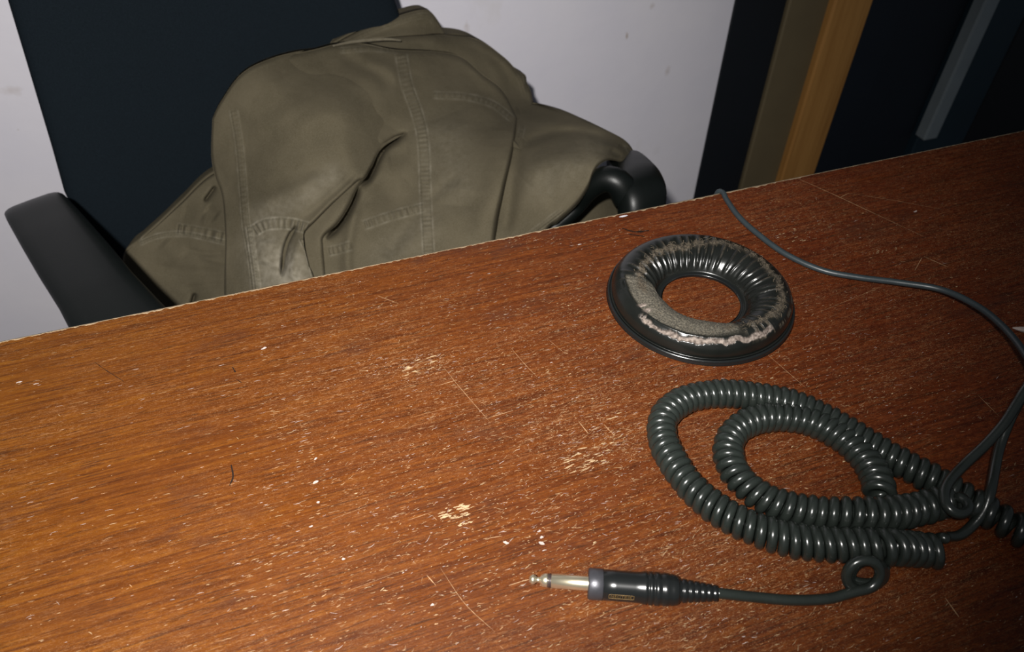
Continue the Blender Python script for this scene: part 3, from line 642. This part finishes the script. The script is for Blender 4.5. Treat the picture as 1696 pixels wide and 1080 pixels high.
# crest position of the crack
crest = .47+.13*win(5, 70, 30)+(jit(40)-.5)*.05+(jit(200)-.5)*.03
cr = np.exp(-((sp-crest)/.035)**2)*(1-win(235, 42, 8)*1.0)
fray = np.clip(cr*(1.5*jit(160)+.5), 0, 1)*(.35+.65*(jit(60) > .25))
foam = win(230, 56, 3)*sm(.19, .23, sp)*(1-sm(.585+.05*jit(60)-.10*win(285, 14, 15), .66, sp))
pale = win(262, 46, 4)*np.exp(-((sp-(.715+.012*np.sin(th*5)+(jit(50)-.5)*.05+(jit(240)-.5)*.02))/(.010+.026*jit(45)+.012*jit(200)))**4)
crk = np.clip(1-np.abs(((deg*.42+sp*19+2.2*np.sin(th*9)+1.5*np.sin(th*23+sp*30)) % 3.1)-1.5)/.16, 0, 1)+np.clip(1-np.abs(sp-.722-.012*np.sin(th*31)-.01*np.sin(th*14))/.006, 0, 1)*(jit(40) > .4)
pale = np.clip(pale*1.6-.25*(jit(300) > .8)-.85*crk, 0, 1)*(1-foam)
pale2 = win(208, 7, 2)*np.exp(-((sp-.60)/.05)**4)
pale = np.maximum(pale, pale2*(jit(120) > .4))
strand = np.clip(wr*1.1-.35, 0, 1)*sm(.32, .42, sp)*.75
fibre = np.clip(fray+strand, 0, 1)
fibre = np.maximum(fibre, win(318, 26, 10)*np.exp(-((sp-.62)/.07)**4)*(jit(200) > .35)*.9)
fibre = np.maximum(fibre, win(335, 40, 10)*np.exp(-((sp-.78)/.03)**4)*(jit(220) > .5)*.8)
rough_n = rng.normal(0, 1, r0.shape); rough_n = (rough_n+np.roll(rough_n, 1, 0)+np.roll(rough_n, 1, 1)+np.roll(rough_n, -1, 0))/2
z1 += .00018*rough_n*np.clip(foam+fibre, 0, 1)*(z0 > .004) - .0006*foam + .0005*fray - .0004*pale
# torn lips beside foam
lip = win(232, 52, 4)*np.exp(-((sp-.665)/.016)**2); z1 += .0009*lip*(.5+jit(70))
z1 = np.maximum(z1, .0003)
dirx = np.cos(th)[..., None]*R+np.sin(th)[..., None]*F
hs = .0048*np.clip((.060-r1)/.022, 0, 1)
V = pc + dirx*r1[..., None] - F*hs[..., None] + ZU*z1[..., None]; PV = V
Fc = gridf(NT_, NP, True, False)
mesh('cushion', V, Fc, M['pad'], pad, attrs=dict(foam=foam, pale=pale, fibre=fibre))
rp = catmull([(.0270, .0002), (.0262, .0012), (.0266, .0026), (.0282, .0030), (.0580, .0034), (.0600, .0042), (.0616, .0036), (.0620, .0022), (.0614, .0010), (.0600, .0003), (.0270, .0002)], 60); nn = 300
tt = np.linspace(0, 2*pi, nn, endpoint=False)
V = pc + (np.cos(tt)[:, None, None]*R+np.sin(tt)[:, None, None]*F)*rp[None, :, 0, None]+ZU*rp[None, :, 1, None]
V = V - F*.0048*np.clip((.060-rp[:, 0])/.022, 0, 1)[None, :, None]
mesh('base_rim', V, gridf(nn, len(rp), True, False), M['barrel'], pad)
# frayed threads standing off the cracked crest
parts = []
for k in range(420):
    i = random.randrange(NT_); d_ = deg[i, 0]
    if 190 < d_ < 285 and random.random() < .85: continue
    j = int(np.clip((crest[i, 0]+random.gauss(0, .035))*NP, 8, NP-12)); p = PV[i, j]+ZU*.0001
    tang = np.cross(ZU, dirx[i, 0]); l = random.uniform(.001, .0045)
    dv = dirx[i, 0]*random.gauss(0, .9)+tang*random.gauss(0, .8)
    dv /= np.linalg.norm(dv)+1e-6
    jr = int(np.clip(j+(dv @ dirx[i, 0])*l/.00055*.6, 6, NP-6)); ir = int(i+(dv @ tang)*l/r1[i, j]/(2*pi)*NT_) % NT_
    q = PV[ir, jr]+ZU*random.uniform(.0001, .0009)
    mid_ = (p+q)/2+ZU*random.uniform(.0003, .0012)+tang*random.gauss(0, .0003)
    parts.append(tube(catmull([p, mid_, q], 5), random.uniform(.00007, .00018), 4))
mesh('frayed_threads', *join(parts), M['strands'], pad, kind='stuff', label='frayed brown backing threads along the cracked crest')

# ------------------------------------------------------------------ coiled cable with jack plug
RW = .00250
def pxpath(pts):           # (px, py, height above table)
    a = np.array([(p[0], p[1]) for p in pts], float); h = np.array([p[2] for p in pts], float)
    return onz(a[:, 0], a[:, 1], TZ+h)
def coil_on(pts, pitch, rad, spt=30, phase=0.0, hand=1):
    P = catmull(np.c_[pxpath(pts)], 900); s = np.r_[0, np.cumsum(np.linalg.norm(np.diff(P, axis=0), axis=1))]
    L = s[-1]; T = np.gradient(P, axis=0); T /= np.linalg.norm(T, axis=1)[:, None]
    pt = np.interp(s/L, np.linspace(0, 1, len(pitch)), pitch); rd = np.interp(s/L, np.linspace(0, 1, len(rad)), rad)
    ang = phase+hand*2*pi*np.r_[0, np.cumsum(np.diff(s)/pt[:-1])]
    n = int(abs(ang[-1]-ang[0])/(2*pi)*spt); a = np.linspace(ang[0], ang[-1], n); k = np.interp(np.abs(a-ang[0]), np.abs(ang-ang[0]), np.arange(len(s)))
    def I(A): return np.stack([np.interp(k, np.arange(len(s)), A[:, c]) for c in range(3)], 1)
    p, t = I(P), I(T); t /= np.linalg.norm(t, axis=1)[:, None]; r = np.interp(k, np.arange(len(s)), rd)
    S = np.cross(t, ZU); S /= np.linalg.norm(S, axis=1)[:, None]; N = np.cross(S, t)
    wob = 1+.03*np.sin(a*.13)+.02*np.sin(a*.37+1)
    return p+(r*wob)[:, None]*(np.cos(a)[:, None]*S+np.sin(a)[:, None]*N)
cab = empty('coiled_cable', tuple(onz(1300, 880)), 0, 'black coiled headphone cable looped twice on the table, ending in a jack plug', 'cable')
RC = .0060; HC = RC+RW+.0003
# plug wire into the small upright loops
A1 = pxpath([(1186, 982, .0060), (1240, 988, .0036), (1310, 994, .0026), (1370, 992, .0028), (1405, 983, .004)])
lc = onz(1428, 953, TZ+.0125)
e1 = R; e2 = UP*.85+ZU*.5; e2 /= np.linalg.norm(e2); ax_ = np.cross(e1, e2); ax_ /= np.linalg.norm(ax_)   # towards the camera
turns = 3.35; na_ = int(turns*32); aa = np.linspace(-pi*.52, -pi*.52+2*pi*turns, na_)
k_ = np.linspace(0, 1, na_)
lr = .0081*(1-.04*k_)
cen = lc[None] + (R*.0075-UP*.0055-ax_*.010)[None]*k_[:, None]
loops = cen+lr[:, None]*(np.cos(aa)[:, None]*e1+np.sin(aa)[:, None]*e2)
loops[:, 2] = np.maximum(loops[:, 2], TZ+RW+.0002)
A2 = pxpath([(1470, 932, .0045), (1470, 905, .0030), (1464, 868, .0028), (1458, 845, .004)])
def smooth_pts(P, it=2):
    P = P.copy()
    for _ in range(it): P[1:-1] = .25*P[:-2]+.5*P[1:-1]+.25*P[2:]
    return P
run0 = np.vstack([catmull(A1, 60)[:-2], loops, catmull(np.vstack([loops[-1], A2]), 30)[3:]])
# inner loop of coil
Bpts = [(1457, 822, HC), (1452, 792, HC), (1432, 760, HC), (1398, 728, HC), (1352, 702, HC), (1305, 692, HC), (1262, 693, HC), (1225, 708, HC), (1206, 738, HC), (1214, 778, HC), (1245, 812, HC), (1290, 836, HC), (1350, 848, HC+.001), (1410, 851, HC+.004), (1465, 851, HC+.0045), (1520, 843, HC+.003), (1560, 832, HC+.004), (1590, 830, HC+.006)]
coilB = coil_on(Bpts, [.0050, .0049, .0048, .0048, .0049, .0050, .0052, .0054, .0054, .0056], [RC*.98]*6+[RC*1.02, RC*1.05, RC*1.08, RC*.9], phase=-pi/2)
wB = pxpath([(1590, 824, .0215), (1602, 832, .022), (1602, 846, .0225), (1586, 851, .0235), (1570, 840, .0245), (1564, 817, .0245), (1574, 795, .024), (1600, 767, .024), (1632, 737, .029), (1662, 703, .036), (1682, 672, .042), (1703, 640, .048), (1740, 600, .052)])
def bridge(a, b, n=10):
    """short smooth joint between the end of a and the start of b"""
    ta = (a[-1]-a[-3]); tb = (b[2]-b[0]); ta /= np.linalg.norm(ta); tb /= np.linalg.norm(tb); d = np.linalg.norm(b[0]-a[-1])
    t = np.linspace(0, 1, n+2)[1:-1, None]; h00 = 2*t**3-3*t*t+1; h10 = t**3-2*t*t+t; h01 = -2*t**3+3*t*t; h11 = t**3-t*t
    return h00*a[-1]+h10*ta*d+h01*b[0]+h11*tb*d
b0 = catmull(wB, 90)
runB = np.vstack([run0, bridge(run0, coilB), coilB, bridge(coilB, b0, 14), b0])
mesh('inner_coil', *tube(smooth_pts(runB, 1), RW, 12), M['cable'], cab)
# outer loop: wire from out of frame down to the end of coil A and round
wA = catmull(pxpath([(1745, 590, .050), (1708, 630, .045), (1686, 668, .037), (1668, 706, .029), (1655, 742, .022), (1648, 775, .019), (1641, 812, .018), (1630, 846, .012), (1608, 873, .006), (1588, 887, .004), (1566, 889, .006)]), 110)
Apts = [(1561, 914, HC), (1520, 910, HC), (1470, 906, HC+.0045), (1420, 903, HC+.003), (1360, 901, HC+.001), (1300, 892, HC), (1240, 872, HC), (1190, 845, HC), (1148, 810, HC), (1118, 770, HC), (1098, 728, HC), (1100, 690, HC), (1135, 662, HC), (1190, 652, HC), (1250, 656, HC), (1310, 668, HC), (1370, 694, HC), (1430, 730, HC), (1490, 765, HC), (1550, 797, HC), (1600, 826, HC), (1650, 856, HC), (1700, 884, HC), (1760, 915, HC)]
coilA = coil_on(Apts, [.0052, .0052, .0052, .0052, .0051, .0049, .0047, .0046, .0046, .0046, .0047, .0050, .0054, .0066, .0100], [RC*1.08]*4+[RC]*10+[RC*1.05], phase=pi*.25, hand=-1)
runA = np.vstack([wA, bridge(wA, coilA, 12), coilA])
mesh('outer_coil', *tube(smooth_pts(runA, 1), RW, 12), M['cable'], cab)
# jack plug
pa_ = onz(876, 959, TZ+.0052); pb_ = onz(1190, 983, TZ+.0066); T = (pb_-pa_)/np.linalg.norm(pb_-pa_); LN = np.linalg.norm(pb_-pa_)
def on(px): return np.linalg.norm(onz(px, 959+(px-876)*24/314, TZ+.0058)-pa_)
plug = mesh('jack_plug', *lathe_axis(pa_, pb_, [(on(974), .0066), (on(976), .0071), (on(997), .0071), (on(998.5), .0067)], 40), M['collar'], cab, label='nickel and black quarter inch jack plug')
mesh('tip', *lathe_axis(pa_, pb_, [(0, .0004), (.0003, .0012), (.0012, .0022), (.0020, .0024), (.0027, .0021), (.0036, .0013), (.0044, .0012), (.0052, .0014), (.0058, .0024), (.0070, .0030), (.0082, .0032), (.0088, .0032)], 32), M['steel'], plug)
mesh('insulator_ring', *lathe_axis(pa_, pb_, [(.0086, .0030), (.0088, .00315), (.0093, .00315), (.0095, .0030)], 32), M['band'], plug)
mesh('insulator_ring', *lathe_axis(pa_, pb_, [(on(909), .0028), (on(909.5), .0031), (on(913), .0031), (on(913.5), .0028)], 32), M['band'], plug)
mesh('ring_contact', *lathe_axis(pa_, pb_, [(.0093, .0028), (.0094, .0033), (on(909)-.0001, .0033), (on(909.2), .0028)], 32), M['steel'], plug)
mesh('sleeve_contact', *lathe_axis(pa_, pb_, [(on(913)-.0001, .0028), (on(913.4), .0033), (on(974), .0033), (on(975.5), .0033)], 32), M['steel'], plug)
bp = [(on(998), .0066), (on(999), .0070), (on(1020), .00695), (on(1050), .0069), (on(1060), .0070), (on(1066), .0074), (on(1070), .0075), (on(1071), .0070), (on(1073), .0070), (on(1074), .0075), (on(1079), .0076), (on(1080), .0071), (on(1083), .0071), (on(1084), .0076), (on(1090), .0076), (on(1092), .0072), (on(1096), .0072), (on(1098), .0075), (on(1105), .0074), (on(1108), .0070), (on(1112), .0072), (on(1120), .0067), (on(1123), .0062)]
mesh('barrel', *lathe_axis(pa_, pb_, bp, 44), M['barrel'], plug)
bt = []
xs_ = np.linspace(1120, 1187, 40); q_ = []
for i, x in enumerate(xs_):
    t = i/39; rr = .0058*(1-t)+.0036*t; q_.append((on(x), rr*(.90 if (i % 6) in (4, 5) and i < 36 else 1.0)))
mesh('strain_relief', *lathe_axis(pa_, pb_, q_, 24), M['barrel'], plug)
# printed gold name plate on the camera side of the barrel, low
S_ = np.cross(T, ZU); S_ /= np.linalg.norm(S_); N_ = np.cross(S_, T)
side = S_ if S_ @ FW < 0 else -S_
th_ = radians(20); nrm = side*cos(th_)+N_*sin(th_); vert = np.cross(T, nrm)*-1
if vert @ ZU < 0: vert = -vert
ctr = pa_+T*on(1028)+nrm*.00705
def wrap(u, v):  # u along, v around
    ang = th_+v/.00705; return pa_+T*(on(1028)+u)+(side*cos(ang)+N_*sin(ang))*.00708
fr_ = []
hw_, hh_ = .0057, .00115
loop_ = [wrap(hw_*min(1, max(-1, 1.08*cos(t)*abs(cos(t))**-.6 if abs(cos(t)) > 1e-3 else 0)), hh_*min(1, max(-1, 1.05*sin(t)*abs(sin(t))**-.6 if abs(sin(t)) > 1e-3 else 0))) for t in np.linspace(0, 2*pi, 60)]
pl = mesh('name_plate', *tube(loop_, .00009, 5, caps=False), M['gold'], plug, label='gold outlined maker name print')
tc_ = bpy.data.curves.new('lettering', 'FONT'); tc_.body = 'NEUTRIK'; tc_.size = .0022; tc_.align_x = 'CENTER'; tc_.align_y = 'CENTER'; tc_.extrude = .00002; tc_.space_character = 1.15
to_ = bpy.data.objects.new('lettering', tc_); COL.objects.link(to_); bpy.context.view_layer.update()
me_ = bpy.data.meshes.new_from_object(to_); bpy.data.objects.remove(to_)
tv = [wrap(v.co.x, v.co.y) + (side*.00004) for v in me_.vertices]; tf = [list(p.vertices) for p in me_.polygons]
bpy.data.meshes.remove(me_)
mesh('lettering', tv, tf, M['gold'], plug, smooth=False)

# ------------------------------------------------------------------ thin straight cable and wood sliver
sc = pxpath([(1203, 330, .0018), (1222, 357, .0022), (1252, 385, .0025), (1300, 420, .0023), (1360, 447, .0028), (1420, 459, .0040), (1490, 468, .006), (1560, 480, .010), (1620, 508, .016), (1665, 545, .022), (1700, 590, .030), (1725, 640, .036), (1740, 700, .036)])
e0 = onz(1199, 322.5, TZ+.0018)
over = np.array([[e0[0]-.004, EY+.010, TZ-.10], [e0[0]-.003, EY+.006, TZ-.04], [e0[0]-.001, EY+.0035, TZ-.004], [e0[0]+.0005, EY-.002, TZ+.0020]])
tc2 = mesh('thin_cable', *tube(catmull(np.vstack([over, sc]), 220), .0021, 12), M['cable2'])
tag(tc2, 'thin straight dark grey cable running over the far table edge past the ear cushion', 'cable')
s0 = onz(1677, 543, TZ+.0022); s1 = onz(1760, 556, TZ+.0022)
sl = mesh('wooden_stick', *tube(catmull([s0, s0*.85+s1*.15, s0*.5+s1*.5, s1], 16), np.interp(np.linspace(0, 1, 16), [0, .1, .25, 1], [.0003, .0013, .0020, .0021]), 6), M['bare3'], smooth=False)
tag(sl, 'pale pointed wooden stick tip at the right edge of the table beyond the thin cable', 'stick')
